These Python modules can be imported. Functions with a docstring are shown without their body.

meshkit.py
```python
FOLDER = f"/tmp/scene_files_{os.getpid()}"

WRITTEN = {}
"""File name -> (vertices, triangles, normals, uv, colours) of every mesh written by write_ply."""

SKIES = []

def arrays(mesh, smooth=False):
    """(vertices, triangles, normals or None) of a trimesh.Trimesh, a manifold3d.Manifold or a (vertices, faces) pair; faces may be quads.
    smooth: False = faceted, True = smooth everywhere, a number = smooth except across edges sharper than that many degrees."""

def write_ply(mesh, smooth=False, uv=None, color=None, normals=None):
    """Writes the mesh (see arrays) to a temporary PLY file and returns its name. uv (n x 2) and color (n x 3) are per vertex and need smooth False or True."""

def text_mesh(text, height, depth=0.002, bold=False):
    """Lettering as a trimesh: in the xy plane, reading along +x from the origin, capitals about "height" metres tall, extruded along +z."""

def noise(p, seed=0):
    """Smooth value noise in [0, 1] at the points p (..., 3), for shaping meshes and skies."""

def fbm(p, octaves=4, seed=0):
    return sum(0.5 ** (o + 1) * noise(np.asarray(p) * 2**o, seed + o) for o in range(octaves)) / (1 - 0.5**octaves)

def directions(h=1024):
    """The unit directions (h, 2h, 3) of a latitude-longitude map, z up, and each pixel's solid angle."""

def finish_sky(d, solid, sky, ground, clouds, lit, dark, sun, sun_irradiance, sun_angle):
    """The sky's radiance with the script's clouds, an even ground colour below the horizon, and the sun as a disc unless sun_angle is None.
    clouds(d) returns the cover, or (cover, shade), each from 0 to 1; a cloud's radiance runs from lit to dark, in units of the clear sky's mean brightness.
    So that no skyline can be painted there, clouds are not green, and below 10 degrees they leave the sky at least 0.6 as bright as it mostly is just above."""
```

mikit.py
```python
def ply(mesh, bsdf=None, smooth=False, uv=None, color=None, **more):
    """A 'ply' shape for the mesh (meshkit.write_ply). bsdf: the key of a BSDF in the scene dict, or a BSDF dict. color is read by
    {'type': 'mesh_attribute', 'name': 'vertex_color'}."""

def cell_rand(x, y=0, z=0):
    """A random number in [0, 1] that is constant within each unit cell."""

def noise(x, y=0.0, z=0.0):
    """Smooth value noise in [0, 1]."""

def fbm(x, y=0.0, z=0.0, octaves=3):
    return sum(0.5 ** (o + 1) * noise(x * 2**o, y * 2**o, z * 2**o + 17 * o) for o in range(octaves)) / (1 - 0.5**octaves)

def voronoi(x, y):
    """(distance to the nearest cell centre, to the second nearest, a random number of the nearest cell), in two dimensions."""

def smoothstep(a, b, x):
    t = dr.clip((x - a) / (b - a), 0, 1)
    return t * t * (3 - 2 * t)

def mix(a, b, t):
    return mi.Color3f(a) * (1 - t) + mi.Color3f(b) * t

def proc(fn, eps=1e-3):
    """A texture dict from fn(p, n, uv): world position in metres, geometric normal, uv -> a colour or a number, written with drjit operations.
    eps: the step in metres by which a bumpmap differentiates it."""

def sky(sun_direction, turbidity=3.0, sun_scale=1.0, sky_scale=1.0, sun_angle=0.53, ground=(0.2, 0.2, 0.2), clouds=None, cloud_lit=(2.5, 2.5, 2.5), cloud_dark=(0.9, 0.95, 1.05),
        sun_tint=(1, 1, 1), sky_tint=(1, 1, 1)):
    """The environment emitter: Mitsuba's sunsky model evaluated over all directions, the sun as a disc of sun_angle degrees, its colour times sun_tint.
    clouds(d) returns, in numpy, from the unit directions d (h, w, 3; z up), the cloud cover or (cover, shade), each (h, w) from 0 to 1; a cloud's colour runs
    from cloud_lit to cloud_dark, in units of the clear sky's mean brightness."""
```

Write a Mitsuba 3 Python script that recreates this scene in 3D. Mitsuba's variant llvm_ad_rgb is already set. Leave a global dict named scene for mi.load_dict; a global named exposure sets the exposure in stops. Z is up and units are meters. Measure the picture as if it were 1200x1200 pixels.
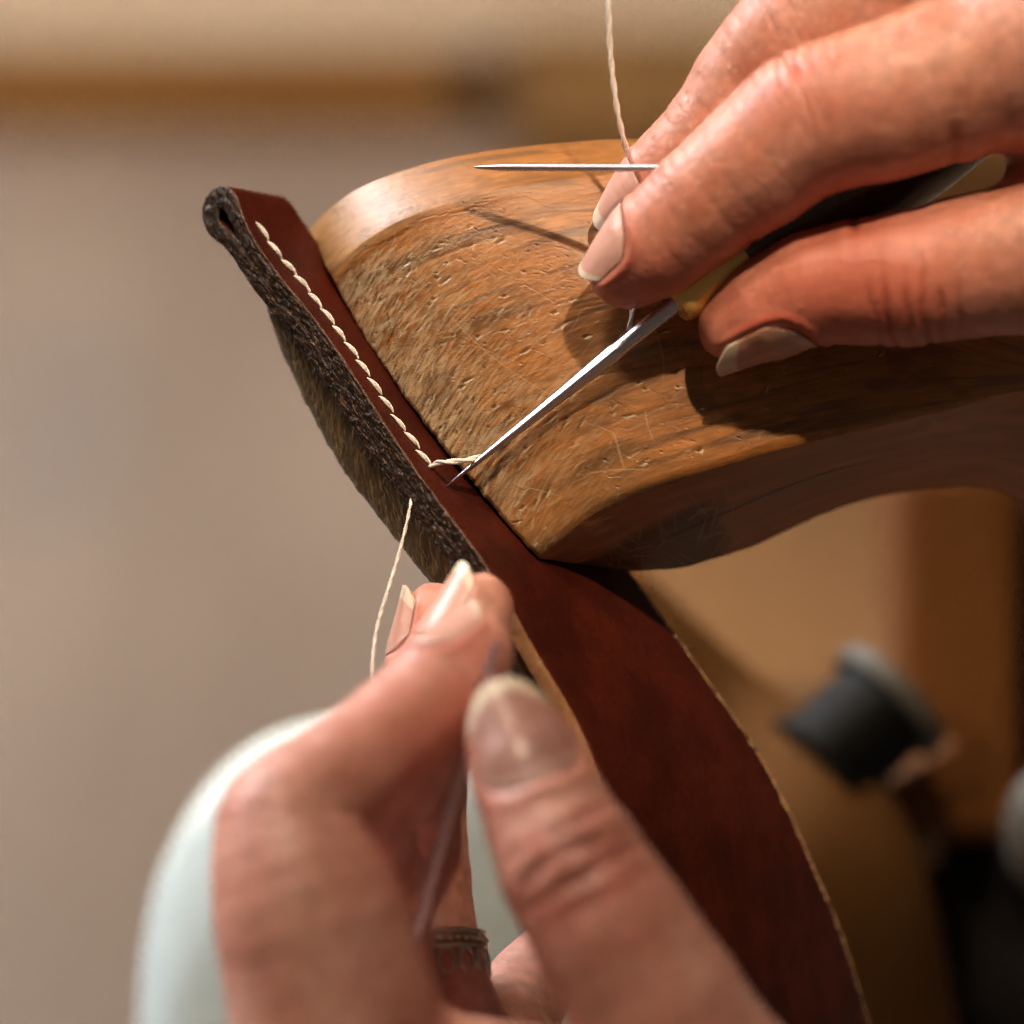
import math, random
import numpy as np, trimesh, drjit as dr, mitsuba as mi
from scipy.interpolate import PchipInterpolator
from scipy.spatial import cKDTree
import mikit, meshkit
from mikit import noise, fbm, voronoi, smoothstep, mix

rng = np.random.default_rng(7)
T = mi.ScalarTransform4f
scene, labels = {}, {}

# ---------------------------------------------------------------- camera, lamps, exposure
# Shapes are drawn in millimetres in a bench frame (u right, v up the slope, w off the slope) that is
# pitched 42 degrees and stands 0.85 m above the floor; world() turns it into metres, z up.
PITCH = math.radians(42)
CP, SP = math.cos(PITCH), math.sin(PITCH)
STAND = 0.85
def world(p):
    p = np.asarray(p, float) * 0.001
    u, v, w = p[..., 0], p[..., 1], p[..., 2]
    return np.stack([u, v * SP - w * CP, v * CP + w * SP + STAND], -1)
DIST = 400.0
EYE = world((0, 0, DIST))
scene['camera'] = {'type': 'thinlens', 'fov': 2 * math.degrees(math.atan(60 / DIST)), 'aperture_radius': 0.0070,
                   'focus_distance': (DIST + 1.0) / 1000, 'near_clip': 0.02, 'far_clip': 60.0,
                   'to_world': T().look_at(origin=EYE.tolist(), target=world((0, 0, 0)).tolist(), up=(world((0, 100, 0)) - world((0, 0, 0))).tolist())}
exposure = 0.0
LAMP_DIR, LAMP_DIST, LAMP_R = np.array([0.18, 0.70, 0.69]), 1000.0, 17.0
LAMP_L = np.array([1.0, 0.77, 0.53]) * 3300
WIN_DIR, WIN_DIST, WIN_W, WIN_H = np.array([-0.62, 0.70, -0.25]), 2100.0, 1250.0, 850.0
WIN_L = np.array([0.94, 0.97, 1.0]) * 18.5
CEILING_L = np.array([1.0, 0.79, 0.58]) * 76
AMBIENT = np.array([0.066, 0.053, 0.042])

def unit(v):
    v = np.asarray(v, float)
    return v / np.maximum(np.linalg.norm(v, axis=-1, keepdims=True), 1e-12)
def at(x, y, w):
    """The point that stands w mm off the bench plane where a ruler laid along the photograph reads x, y."""
    k = (DIST - w) / DIST
    return np.stack(np.broadcast_arrays((np.asarray(x, float) - 600) / 10 * k, (600 - np.asarray(y, float)) / 10 * k, np.asarray(w, float)), -1)
def ats(rows):
    a = np.asarray(rows, float)
    return at(a[:, 0], a[:, 1], a[:, 2])
def rgb(*c):
    return {'type': 'rgb', 'value': list(c)}
def put(key, mesh, bsdf, smooth=True, color=None, label=None, category=None, group=None, kind=None, **more):
    if isinstance(mesh, trimesh.Trimesh):
        mesh = (np.asarray(mesh.vertices), np.asarray(mesh.faces))
    v, f = mesh
    m = trimesh.Trimesh(world(v), np.asarray(f)[:, :3] if np.asarray(f).shape[1] == 3 else np.vstack([np.asarray(f)[:, [0, 1, 2]], np.asarray(f)[:, [0, 2, 3]]]), process=False)
    scene[key] = mikit.ply(m, bsdf, smooth=smooth, color=color, **more)
    say(key, label, category, group, kind)
def say(key, label=None, category=None, group=None, kind=None):
    d = {k: v for k, v in dict(label=label, category=category, group=group, kind=kind).items() if v}
    if d:
        labels[key] = {**labels.get(key, {}), **d}

# ---------------------------------------------------------------- mesh helpers (bench frame, mm)
def grid_faces(n, m, close_n=False, close_m=False):
    i, j = np.meshgrid(np.arange(n if close_n else n - 1), np.arange(m if close_m else m - 1), indexing='ij')
    i2, j2 = (i + 1) % n, (j + 1) % m
    return np.stack([i * m + j, i2 * m + j, i2 * m + j2, i * m + j2], -1).reshape(-1, 4)
def tris(q):
    q = np.asarray(q)
    return np.vstack([q[:, [0, 1, 2]], q[:, [0, 2, 3]]]) if q.shape[1] == 4 else q
def outward(v, f):
    f = tris(f)
    vol = np.einsum('ij,ij->i', v[f[:, 0]], np.cross(v[f[:, 1]], v[f[:, 2]])).sum()
    return (v, f if vol > 0 else f[:, ::-1])
def frames(P):
    t = np.gradient(P, axis=0)
    t = unit(t)
    n = np.zeros_like(t)
    a = np.cross(t[0], [0.31, 0.2, 0.93])
    n[0] = unit(a)
    for i in range(1, len(P)):
        a = n[i - 1] - t[i] * (n[i - 1] @ t[i])
        n[i] = unit(a)
    return t, n, np.cross(t, n)
def spline(P, n):
    P = np.asarray(P, float)
    d = np.r_[0, np.cumsum(np.linalg.norm(np.diff(P, axis=0), axis=1))]
    from scipy.interpolate import CubicSpline
    return CubicSpline(d, P)(np.linspace(0, d[-1], n))
def tube(P, r, sides=12, caps=True):
    P = np.asarray(P, float)
    r = np.broadcast_to(r, len(P))
    _, n, b = frames(P)
    a = np.linspace(0, 2 * np.pi, sides, endpoint=False)
    V = P[:, None] + r[:, None, None] * (np.cos(a)[None, :, None] * n[:, None] + np.sin(a)[None, :, None] * b[:, None])
    v = V.reshape(-1, 3)
    f = tris(grid_faces(len(P), sides, close_m=True))
    if caps:
        k = len(v)
        v = np.vstack([v, P[0], P[-1]])
        j = np.arange(sides)
        f = np.vstack([f, np.stack([np.full(sides, k), j, (j + 1) % sides], 1), np.stack([np.full(sides, k + 1), (len(P) - 1) * sides + (j + 1) % sides, (len(P) - 1) * sides + j], 1)])
    return outward(v, f)
def join(parts):
    vs, fs, o = [], [], 0
    for v, f in parts:
        vs.append(np.asarray(v)); fs.append(tris(np.asarray(f)) + o); o += len(v)
    return np.vstack(vs), np.vstack(fs)
def twisted(P, r, pitch=2.6, sides=9, taper=None, phase=0.0):
    """Two-ply thread along P."""
    P = np.asarray(P, float)
    _, n, b = frames(P)
    s = np.r_[0, np.cumsum(np.linalg.norm(np.diff(P, axis=0), axis=1))]
    out = []
    rr = np.broadcast_to(r, len(P)) * (1 if taper is None else taper)
    for k in (0, 1):
        a = 2 * np.pi * s / pitch + np.pi * k + phase
        C = P + (0.38 * rr)[:, None] * (np.cos(a)[:, None] * n + np.sin(a)[:, None] * b)
        out.append(tube(C, 0.62 * rr * (1 + 0.06 * np.sin(9 * s + k)), sides))
    return join(out)
def lathe(profile, A, B, sides=40):
    """profile rows (distance along A->B in mm, radius)."""
    ax = unit(np.asarray(B) - A)
    n = unit(np.cross(ax, [0.2, 0.3, 0.9])); b = np.cross(ax, n)
    pr = np.asarray(profile, float)
    a = np.linspace(0, 2 * np.pi, sides, endpoint=False)
    V = np.asarray(A) + pr[:, 0][:, None, None] * ax + pr[:, 1][:, None, None] * (np.cos(a)[:, None] * n + np.sin(a)[:, None] * b)
    v = V.reshape(-1, 3)
    f = tris(grid_faces(len(pr), sides, close_m=True))
    k = len(v); j = np.arange(sides)
    v = np.vstack([v, V[0].mean(0), V[-1].mean(0)])
    f = np.vstack([f, np.stack([np.full(sides, k), j, (j + 1) % sides], 1), np.stack([np.full(sides, k + 1), (len(pr) - 1) * sides + (j + 1) % sides, (len(pr) - 1) * sides + j], 1)])
    return outward(v, f)
def round_box(center, size, axes=np.eye(3), r=2.0):
    import manifold3d as m3
    h = np.asarray(size) / 2 - r
    pts = []
    ball = trimesh.creation.icosphere(subdivisions=2, radius=r).vertices
    for sx in (-1, 1):
        for sy in (-1, 1):
            for sz in (-1, 1):
                pts.append(ball + h * [sx, sy, sz])
    hull = trimesh.convex.convex_hull(np.vstack(pts))
    return np.asarray(hull.vertices) @ np.asarray(axes) + center, np.asarray(hull.faces)

# ---------------------------------------------------------------- materials
def mm(p):
    return p.x * 1000.0, p.y * 1000.0, p.z * 1000.0
VC = {'type': 'mesh_attribute', 'name': 'vertex_color'}
def principled(color, rough=0.5, **k):
    return {'type': 'principled', 'base_color': color, 'roughness': rough, **k}
def bumped(inner, fn, scale=1e-3, eps=4e-5):
    return {'type': 'twosided', 'bsdf': {'type': 'bumpmap', 'arbitrary': mikit.proc(fn, eps=eps), 'scale': scale, 'bsdf': inner}}
def two(inner):
    return {'type': 'twosided', 'bsdf': inner}

def skin_relief(p, n, uv):
    x, y, z = mm(p)
    wx, wy = x + 0.7 * noise(x * 0.9, y * 0.9, z * 0.9), y + 0.7 * noise(x * 0.9 + 9, y * 0.9, z * 0.9)
    a = fbm(x * 1.7, y * 1.7, z * 1.7, 3)
    b = dr.abs(noise(wx * 2.3, wy * 2.3, z * 2.3) - 0.5)
    c = dr.abs(noise(wx * 4.1 + 5, wy * 4.1, z * 4.1) - 0.5)
    return 0.16 * a + 0.16 * dr.minimum(b, 0.16) + 0.10 * dr.minimum(c, 0.16)
scene['skin'] = bumped(principled(VC, 0.43, specular=0.42, sheen=0.1), skin_relief, scale=0.55e-3)
scene['nail_plate'] = bumped(principled(VC, 0.34, specular=0.5, clearcoat=0.15, clearcoat_gloss=0.7), lambda p, n, uv: 0.05 * noise(p.x * 700, p.y * 700, p.z * 700))
def wood_relief(p, n, uv):
    x, y, z = mm(p)
    return 0.045 * fbm(x * 3.0, y * 4.5, z * 4.5, 3)
scene['polished_wood'] = bumped(principled(VC, 0.40, specular=0.55), lambda p, n, uv: 0.05 * fbm(p.x * 900, p.y * 2500, p.z * 2500, 3))
scene['worn_wood'] = bumped(principled(VC, 0.42, specular=0.5), wood_relief)
def grain_leather(p, n, uv):
    x, y, z = mm(p)
    f1, f2, _ = voronoi(x * 2.6 + 0.3 * noise(x * 4, y * 4, z * 4), (y + z) * 2.3)
    return 0.10 * fbm(x * 2.2, y * 2.2, z * 2.2, 3) + 0.03 * smoothstep(0.0, 0.25, f2 - f1)
def leather_tone(p, n, uv):
    x, y, z = mm(p)
    t = smoothstep(0.25, 0.75, fbm(x * 0.16, y * 0.16, z * 0.16, 4))
    s = 0.5 * noise(x * 3.1, y * 3.1, z * 3.1) + 0.5 * fbm(x * 1.1, y * 1.1, z * 1.1, 3)
    return mix((0.036, 0.0050, 0.0022), (0.062, 0.0085, 0.0036), t) * (0.74 + 0.52 * s)
scene['red_leather'] = bumped(principled(mikit.proc(leather_tone), 0.52, specular=0.12), grain_leather)
scene['raw_leather'] = bumped(principled(VC, 0.48, specular=0.22), lambda p, n, uv: 0.05 * fbm(p.x * 3000, p.y * 3000, p.z * 3000, 2))
def flax(p, n, uv):
    x, y, z = mm(p)
    return mix((0.76, 0.71, 0.62), (0.90, 0.87, 0.80), noise(x * 5, y * 5, z * 5))
scene['flax_thread'] = bumped(principled(mikit.proc(flax), 0.6, specular=0.35), lambda p, n, uv: 0.06 * noise(p.x * 5000, p.y * 5000, p.z * 5000))
scene['steel'] = two({'type': 'roughconductor', 'material': 'Cr', 'alpha': 0.28})
scene['ground_steel'] = bumped({'type': 'roughconductor', 'material': 'Cr', 'alpha': 0.17}, lambda p, n, uv: 0.015 * noise(p.x * 2500 + p.y * 1500, p.z * 6000))
scene['brass'] = bumped(principled(rgb(0.90, 0.60, 0.18), 0.33, metallic=0.6), lambda p, n, uv: 0.02 * fbm(p.x * 2000, p.y * 2000, p.z * 2000, 2))
scene['silver'] = two(principled(rgb(0.62, 0.58, 0.50), 0.25, metallic=1.0))
scene['handle_wood'] = two(principled(mikit.proc(lambda p, n, uv: mix((0.035, 0.012, 0.006), (0.07, 0.026, 0.012), fbm(p.x * 900, p.y * 300, p.z * 900))), 0.25, clearcoat=0.6))
def boards(c0, c1, k=(90, 14, 40)):
    return mikit.proc(lambda p, n, uv: mix(c0, c1, fbm(p.x * k[0], p.y * k[1], p.z * k[2], 4)))
scene['tan_wood'] = two(principled(boards((0.155, 0.079, 0.030), (0.235, 0.120, 0.046)), 0.45))
scene['orange_wood'] = two(principled(boards((0.125, 0.042, 0.008), (0.175, 0.062, 0.012)), 0.65, specular=0.2))
scene['brown_wood'] = two(principled(boards((0.13, 0.055, 0.016), (0.20, 0.088, 0.026)), 0.8, specular=0.12))
scene['dark_wood'] = two(principled(boards((0.055, 0.020, 0.008), (0.10, 0.036, 0.013)), 0.5))
scene['crate_wood'] = two(principled(boards((0.21, 0.093, 0.023), (0.31, 0.15, 0.042)), 0.5))
scene['honey_wood'] = two(principled(boards((0.72, 0.36, 0.075), (0.92, 0.52, 0.14), (9, 14, 40)), 0.5))
scene['pale_wood'] = two(principled(boards((0.62, 0.40, 0.235), (0.80, 0.57, 0.38), (9, 14, 40)), 0.5))
scene['dark_metal'] = two(principled(rgb(0.02, 0.02, 0.02), 0.6))
scene['black_thread'] = two(principled(rgb(0.004, 0.004, 0.0036), 0.6, specular=0.2))
scene['grey_plastic'] = two(principled(rgb(0.125, 0.112, 0.092), 0.6))
scene['white_cloth_weave'] = two(principled(mikit.proc(lambda p, n, uv: mix((0.54, 0.635, 0.65), (0.61, 0.70, 0.71), noise(p.x * 60, p.y * 60, p.z * 60))), 0.8, sheen=0.3))
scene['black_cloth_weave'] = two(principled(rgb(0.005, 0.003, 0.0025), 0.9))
def floor_tone(p, n, uv):
    k = mikit.cell_rand(dr.floor((p.x + 0.03) / 0.085), 3.0)
    t = fbm(p.x * 7 + 3, p.y * 3.5, 1.0, 3)
    c = mix((0.33, 0.235, 0.168), (0.60, 0.45, 0.34), 0.6 * t + 0.4 * k)
    wear = (0.72 + 0.28 * smoothstep(0.3, 0.7, noise(p.x * 11 + 2, p.y * 5, 6.0))) * dr.exp(-dr.square((p.y - 0.95 - 0.10 * noise(p.x * 5, 2.0, 1.0)) / 0.24))
    c = mix((0.27, 0.185, 0.130), c, 0.12 + 0.88 * wear)
    return mix(c, (0.36, 0.29, 0.25), 0.5 * smoothstep(0.55, 0.75, noise(p.x * 9 + 7, p.y * 4, 4.0)))
scene['floor_boards'] = two(principled(mikit.proc(floor_tone), 0.5))

# ---------------------------------------------------------------- room: floor, far bench, lamps
F = [(-4, -3, 0), (4, -3, 0), (4, 8, 0), (-4, 8, 0)]
def world_mesh(key, v, f, bsdf, smooth=False, **k):
    scene[key] = mikit.ply(trimesh.Trimesh(np.asarray(v, float), tris(np.asarray(f)), process=False), bsdf, smooth=smooth)
    say(key, **k)
world_mesh('floor', F, [[0, 1, 2, 3]], 'floor_boards', kind='structure', label='grey brown wooden floor far below, out of focus')
def world_box(key, lo, hi, bsdf, **k):
    lo, hi = np.array(lo, float) * 1000, np.array(hi, float) * 1000
    v, f = round_box((lo + hi) / 2, hi - lo, r=4.0)
    world_mesh(key, v * 0.001, f, bsdf, smooth=40, **k)
scene['room_light'] = {'type': 'constant', 'radiance': rgb(*AMBIENT)}
lamp_c = unit(LAMP_DIR) * LAMP_DIST
v, f = trimesh.creation.icosphere(subdivisions=3, radius=LAMP_R).vertices, trimesh.creation.icosphere(subdivisions=3).faces
put('pendant_lamp__bulb', (v + lamp_c, f), None, emitter={'type': 'area', 'radiance': rgb(*LAMP_L)})
aim = np.array([22.0, 60.0, 0.0]); ld = unit(aim - lamp_c)
la = unit(np.cross(ld, [0.2, 0.3, 0.9])); lb = np.cross(ld, la)
rings_ = [(-40, 26), (-20, 27), (360, 27), (360, 29), (-22, 29), (-44, 26)]
an_ = np.linspace(0, 2 * np.pi, 64, endpoint=False)
SV = np.array([lamp_c + ld * d + r * (np.cos(an_)[:, None] * la + np.sin(an_)[:, None] * lb) for d, r in rings_])
sv, sf = SV.reshape(-1, 3), tris(grid_faces(len(rings_), 64, close_n=True, close_m=True))
put('pendant_lamp__shade', (sv, sf), 'dark_metal', smooth=40)
say('pendant_lamp', 'warm tubular bench lamp hanging above the clamp, outside the picture', 'lamp')
cl_ = trimesh.creation.icosphere(subdivisions=3, radius=0.14)
scene['ceiling_lamp__globe'] = mikit.ply(trimesh.Trimesh(cl_.vertices + [-0.45, 0.25, 2.35], cl_.faces, process=False), None, emitter={'type': 'area', 'radiance': rgb(*CEILING_L)})
world_mesh('ceiling_lamp__stem', cl_.vertices * [.1, .1, 2.0] + [-0.45, 0.25, 2.77], cl_.faces, 'dark_metal')
say('ceiling_lamp', 'warm round globe lamp on the ceiling, outside the picture', 'lamp')
wc = unit(WIN_DIR) * WIN_DIST
wcw = world(wc)
wn = np.array([-wcw[0], -wcw[1], 0]); wn /= np.linalg.norm(wn)
wx = np.cross([0, 0, 1.0], wn)
hw, hh = WIN_W / 2000, WIN_H / 2000
def win_quad(a, b, c, d, off=0.0):
    return [wcw + wx * s + np.array([0, 0, t]) + wn * off for s, t in ((a, b), (c, b), (c, d), (a, d))]
pane = trimesh.Trimesh(np.array(win_quad(-hw, -hh, hw, hh)), [[0, 1, 2], [0, 2, 3]], process=False)
scene['window__pane'] = mikit.ply(pane, None, emitter={'type': 'area', 'radiance': rgb(*WIN_L)})
fr = []
for a, b, c, d in ((-hw - .05, -hh - .05, -hw, hh + .05), (hw, -hh - .05, hw + .05, hh + .05), (-hw, -hh - .05, hw, -hh), (-hw, hh, hw, hh + .05)):
    q0, q1 = win_quad(a, b, c, d, 0.03), win_quad(a, b, c, d, -0.03)
    fr.append((np.array(q0 + q1), np.array([[0, 1, 2, 3], [7, 6, 5, 4], [0, 4, 5, 1], [1, 5, 6, 2], [2, 6, 7, 3], [3, 7, 4, 0]])))
scene['window__frame'] = mikit.ply(trimesh.Trimesh(*join(fr), process=False), 'tan_wood')
say('window', 'daylit window across the room, outside the picture', 'window')

# ---------------------------------------------------------------- leather strap
RP = np.array([(277, 223), (313, 302), (367, 370), (433, 467), (500, 567), (577, 673), (630, 767), (683, 860), (720, 953), (770, 1040), (830, 1130), (890, 1230), (960, 1350)], float)
rl = np.r_[0, np.cumsum(np.linalg.norm(np.diff(RP, axis=0), axis=1))] / 10
RW = np.interp(rl, [0, 54, 85, 95, 150], [-8.5, 8.2, 11.5, 9, -6])
FP = np.array([(343, 235), (400, 318), (470, 390), (550, 480), (640, 570), (725, 655), (785, 735), (850, 825), (905, 910), (947, 1000), (985, 1090), (1020, 1200), (1065, 1320)], float)
FW = np.array([-17, -17, -17, -16.5, -15.5, -15, -17.5, -18.5, -20, -22, -26, -31, -38.0])
R3, F3 = at(RP[:, 0], RP[:, 1], RW), at(FP[:, 0], FP[:, 1], FW)
xs3 = np.r_[0, np.cumsum(np.linalg.norm(np.diff(R3, axis=0), axis=1))]
from scipy.interpolate import CubicSpline
Rs, Fs = CubicSpline(xs3, R3), CubicSpline(xs3, F3)
def strap(x, m, r):
    """x along the ridge (mm; below 0 straight on), m depth below the grain face (mm), r across (0 ridge edge, 1 far edge)."""
    x, m, r = np.broadcast_arrays(np.asarray(x, float), np.asarray(m, float), np.asarray(r, float))
    xc = np.maximum(x, 0)
    ext = np.minimum(x, 0)[..., None]
    t = unit(Rs(xc, 1))
    t0 = unit(Rs(np.zeros_like(xc), 1))
    W = Fs(xc) - Rs(xc)
    M = unit(np.cross(W, t))
    bow = np.clip((xc - 45) / 30, 0, 1)[..., None] * 1.1 * np.sin(np.pi * np.clip(r, 0, 1))[..., None]
    return Rs(xc) + ext * t0 + W * r[..., None] + M * (m[..., None] - bow)
X_TWO = 62.0            # the folded-back layer ends here
X_END = xs3[-1] - 0.5
TH = 2.05
# centreline of the folded strip in (x, m): top layer, loop at the end, layer below
def centreline():
    pts = []
    for x in np.arange(X_END, 2.2, -0.25): pts.append((x, TH / 2))
    cx, cm, rr = 1.75, 2.95, 1.95
    for a in np.linspace(-np.pi / 2 + 0.1, -np.pi * 1.5 - 0.45, 40)[1:]:
        pts.append((cx - 0.15 + rr * 1.12 * np.cos(a), cm + rr * np.sin(a)))
    p = np.array(pts)
    tail = [(x, np.interp(x, [2.4, 4.2, 6.2], [4.75, 3.55, TH * 1.5 - 0.22])) for x in np.arange(2.7, X_TWO, 0.25)]
    return np.vstack([p, tail])
CL = centreline()
from scipy.ndimage import gaussian_filter1d
CLs = np.c_[gaussian_filter1d(CL[:, 0], 2.0, mode='nearest'), gaussian_filter1d(CL[:, 1], 2.0, mode='nearest')]
cn = np.gradient(CLs, axis=0); cn /= np.linalg.norm(cn, axis=1)[:, None]
CN = np.c_[cn[:, 1], -cn[:, 0]]     # from the centre to the grain (outer) side
if (CN[10, 1]) > 0: CN = -CN
s_cl = np.r_[0, np.cumsum(np.linalg.norm(np.diff(CLs, axis=0), axis=1))]
# body: loop around the thickness of the strip (grain face, far edge, flesh face, near edge)
nr = 46
rr = np.r_[np.linspace(0, 0.03, 5), np.linspace(0.03, 0.97, nr)[1:-1], np.linspace(0.97, 1, 5)]
edge_drop = lambda r: 0.35 * np.clip(1 - np.minimum(r, 1 - r) / 0.02, 0, 1) ** 2
loop_r = np.r_[rr, rr[::-1]]
loop_s = np.r_[np.ones(len(rr)) * 1.0 - edge_drop(rr) / (TH / 2), -np.ones(len(rr)) + edge_drop(rr[::-1]) / (TH / 2)]
c, nn = CLs, CN
xx = c[:, 0][:, None] + nn[:, 0][:, None] * loop_s[None] * TH / 2
m_ = c[:, 1][:, None] + nn[:, 1][:, None] * loop_s[None] * TH / 2
jag = 0.004 * (meshkit.fbm(np.c_[s_cl * 0.9, 0 * s_cl, 0 * s_cl], 3) - 0.5)
Vb = strap(xx, m_, loop_r[None] + np.where(loop_r > 0.5, 1, 0)[None] * jag[:, None])
v, f = outward(Vb.reshape(-1, 3), grid_faces(Vb.shape[0], Vb.shape[1], close_m=True))
put('leather_strap__body', (v, f), 'red_leather', smooth=50)
say('leather_strap', 'reddish brown leather strap with a folded stitched end clamped in the wooden jaws', 'leather strap')
# near edge: raw fibrous edge, displaced
n_s = int(s_cl[-1] / 0.085)
si = np.linspace(0, s_cl[-1], n_s)
cx_, cm_ = np.interp(si, s_cl, CLs[:, 0]), np.interp(si, s_cl, CLs[:, 1])
nx_, nm_ = np.interp(si, s_cl, CN[:, 0]), np.interp(si, s_cl, CN[:, 1])
tt = np.linspace(-1, 1, 27)
n_top = len(np.arange(X_END, 2.2, -0.25))
in_loop = np.exp(-((si - s_cl[n_top + 19]) / 3.6) ** 4)
fill = 1 + 0.62 * in_loop[:, None] * (tt[None] < 0)
X = cx_[:, None] + nx_[:, None] * tt * fill * TH / 2 * 0.99
M_ = cm_[:, None] + nm_[:, None] * tt * fill * TH / 2 * 0.99
base = strap(X, M_, np.zeros_like(X))
Wd = unit(Fs(np.maximum(X, 0)) - Rs(np.maximum(X, 0)))
q = np.stack([X, M_, 0 * X], -1)
rag = np.clip((70 - X) / 14, 0.12, 1)
nz = 0.62 * (meshkit.fbm(q * [0.75, 1.5, 1], 3, 3) - 0.5) + 0.40 * (meshkit.fbm(q * [1.5, 4.6, 1], 3, 9) - 0.5)
pit = np.clip(meshkit.noise(q * [1.1, 2.4, 1], 21) - 0.58, 0, 1) * 1.5
side = np.clip(1 - np.abs(tt), 0, 0.12) / 0.12
h = (0.24 + 0.62 * nz - 0.32 * pit) * rag * (0.7 + 0.3 * side) * 0.85 + 0.18 * np.sqrt(np.clip(1 - tt ** 2, 0, 1)) - 0.06
Ve = base - Wd * h[..., None]
tan_t = np.clip((X - 57) / 12, 0, 1) * np.clip((16 - M_) / 1, 0, 1) * (M_ < TH + 0.2)
fib = np.clip((meshkit.noise(q * [2.4, 7, 1], 5) - 0.70) * 5, 0, 1)[..., None]
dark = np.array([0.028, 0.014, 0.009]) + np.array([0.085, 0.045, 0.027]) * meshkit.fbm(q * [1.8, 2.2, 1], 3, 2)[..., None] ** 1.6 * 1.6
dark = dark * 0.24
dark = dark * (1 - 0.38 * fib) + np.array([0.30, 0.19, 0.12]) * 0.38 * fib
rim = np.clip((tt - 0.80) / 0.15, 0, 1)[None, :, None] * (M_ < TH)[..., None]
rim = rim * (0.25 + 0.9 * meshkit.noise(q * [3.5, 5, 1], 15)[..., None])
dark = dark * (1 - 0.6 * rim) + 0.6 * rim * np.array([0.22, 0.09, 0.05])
tan = np.array([0.36, 0.185, 0.085]) * (0.75 + 0.5 * meshkit.fbm(q * [2, 4, 1], 3, 6)[..., None])
col = dark * (1 - tan_t[..., None]) + tan * tan_t[..., None]
v, f = Ve.reshape(-1, 3), tris(grid_faces(Ve.shape[0], Ve.shape[1]))
put('leather_strap__raw_edge', (v, f), 'raw_leather', color=np.clip(col.reshape(-1, 3), 0.004, 0.9), label='dark brown fibrous raw edge of the folded double layer')
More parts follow.
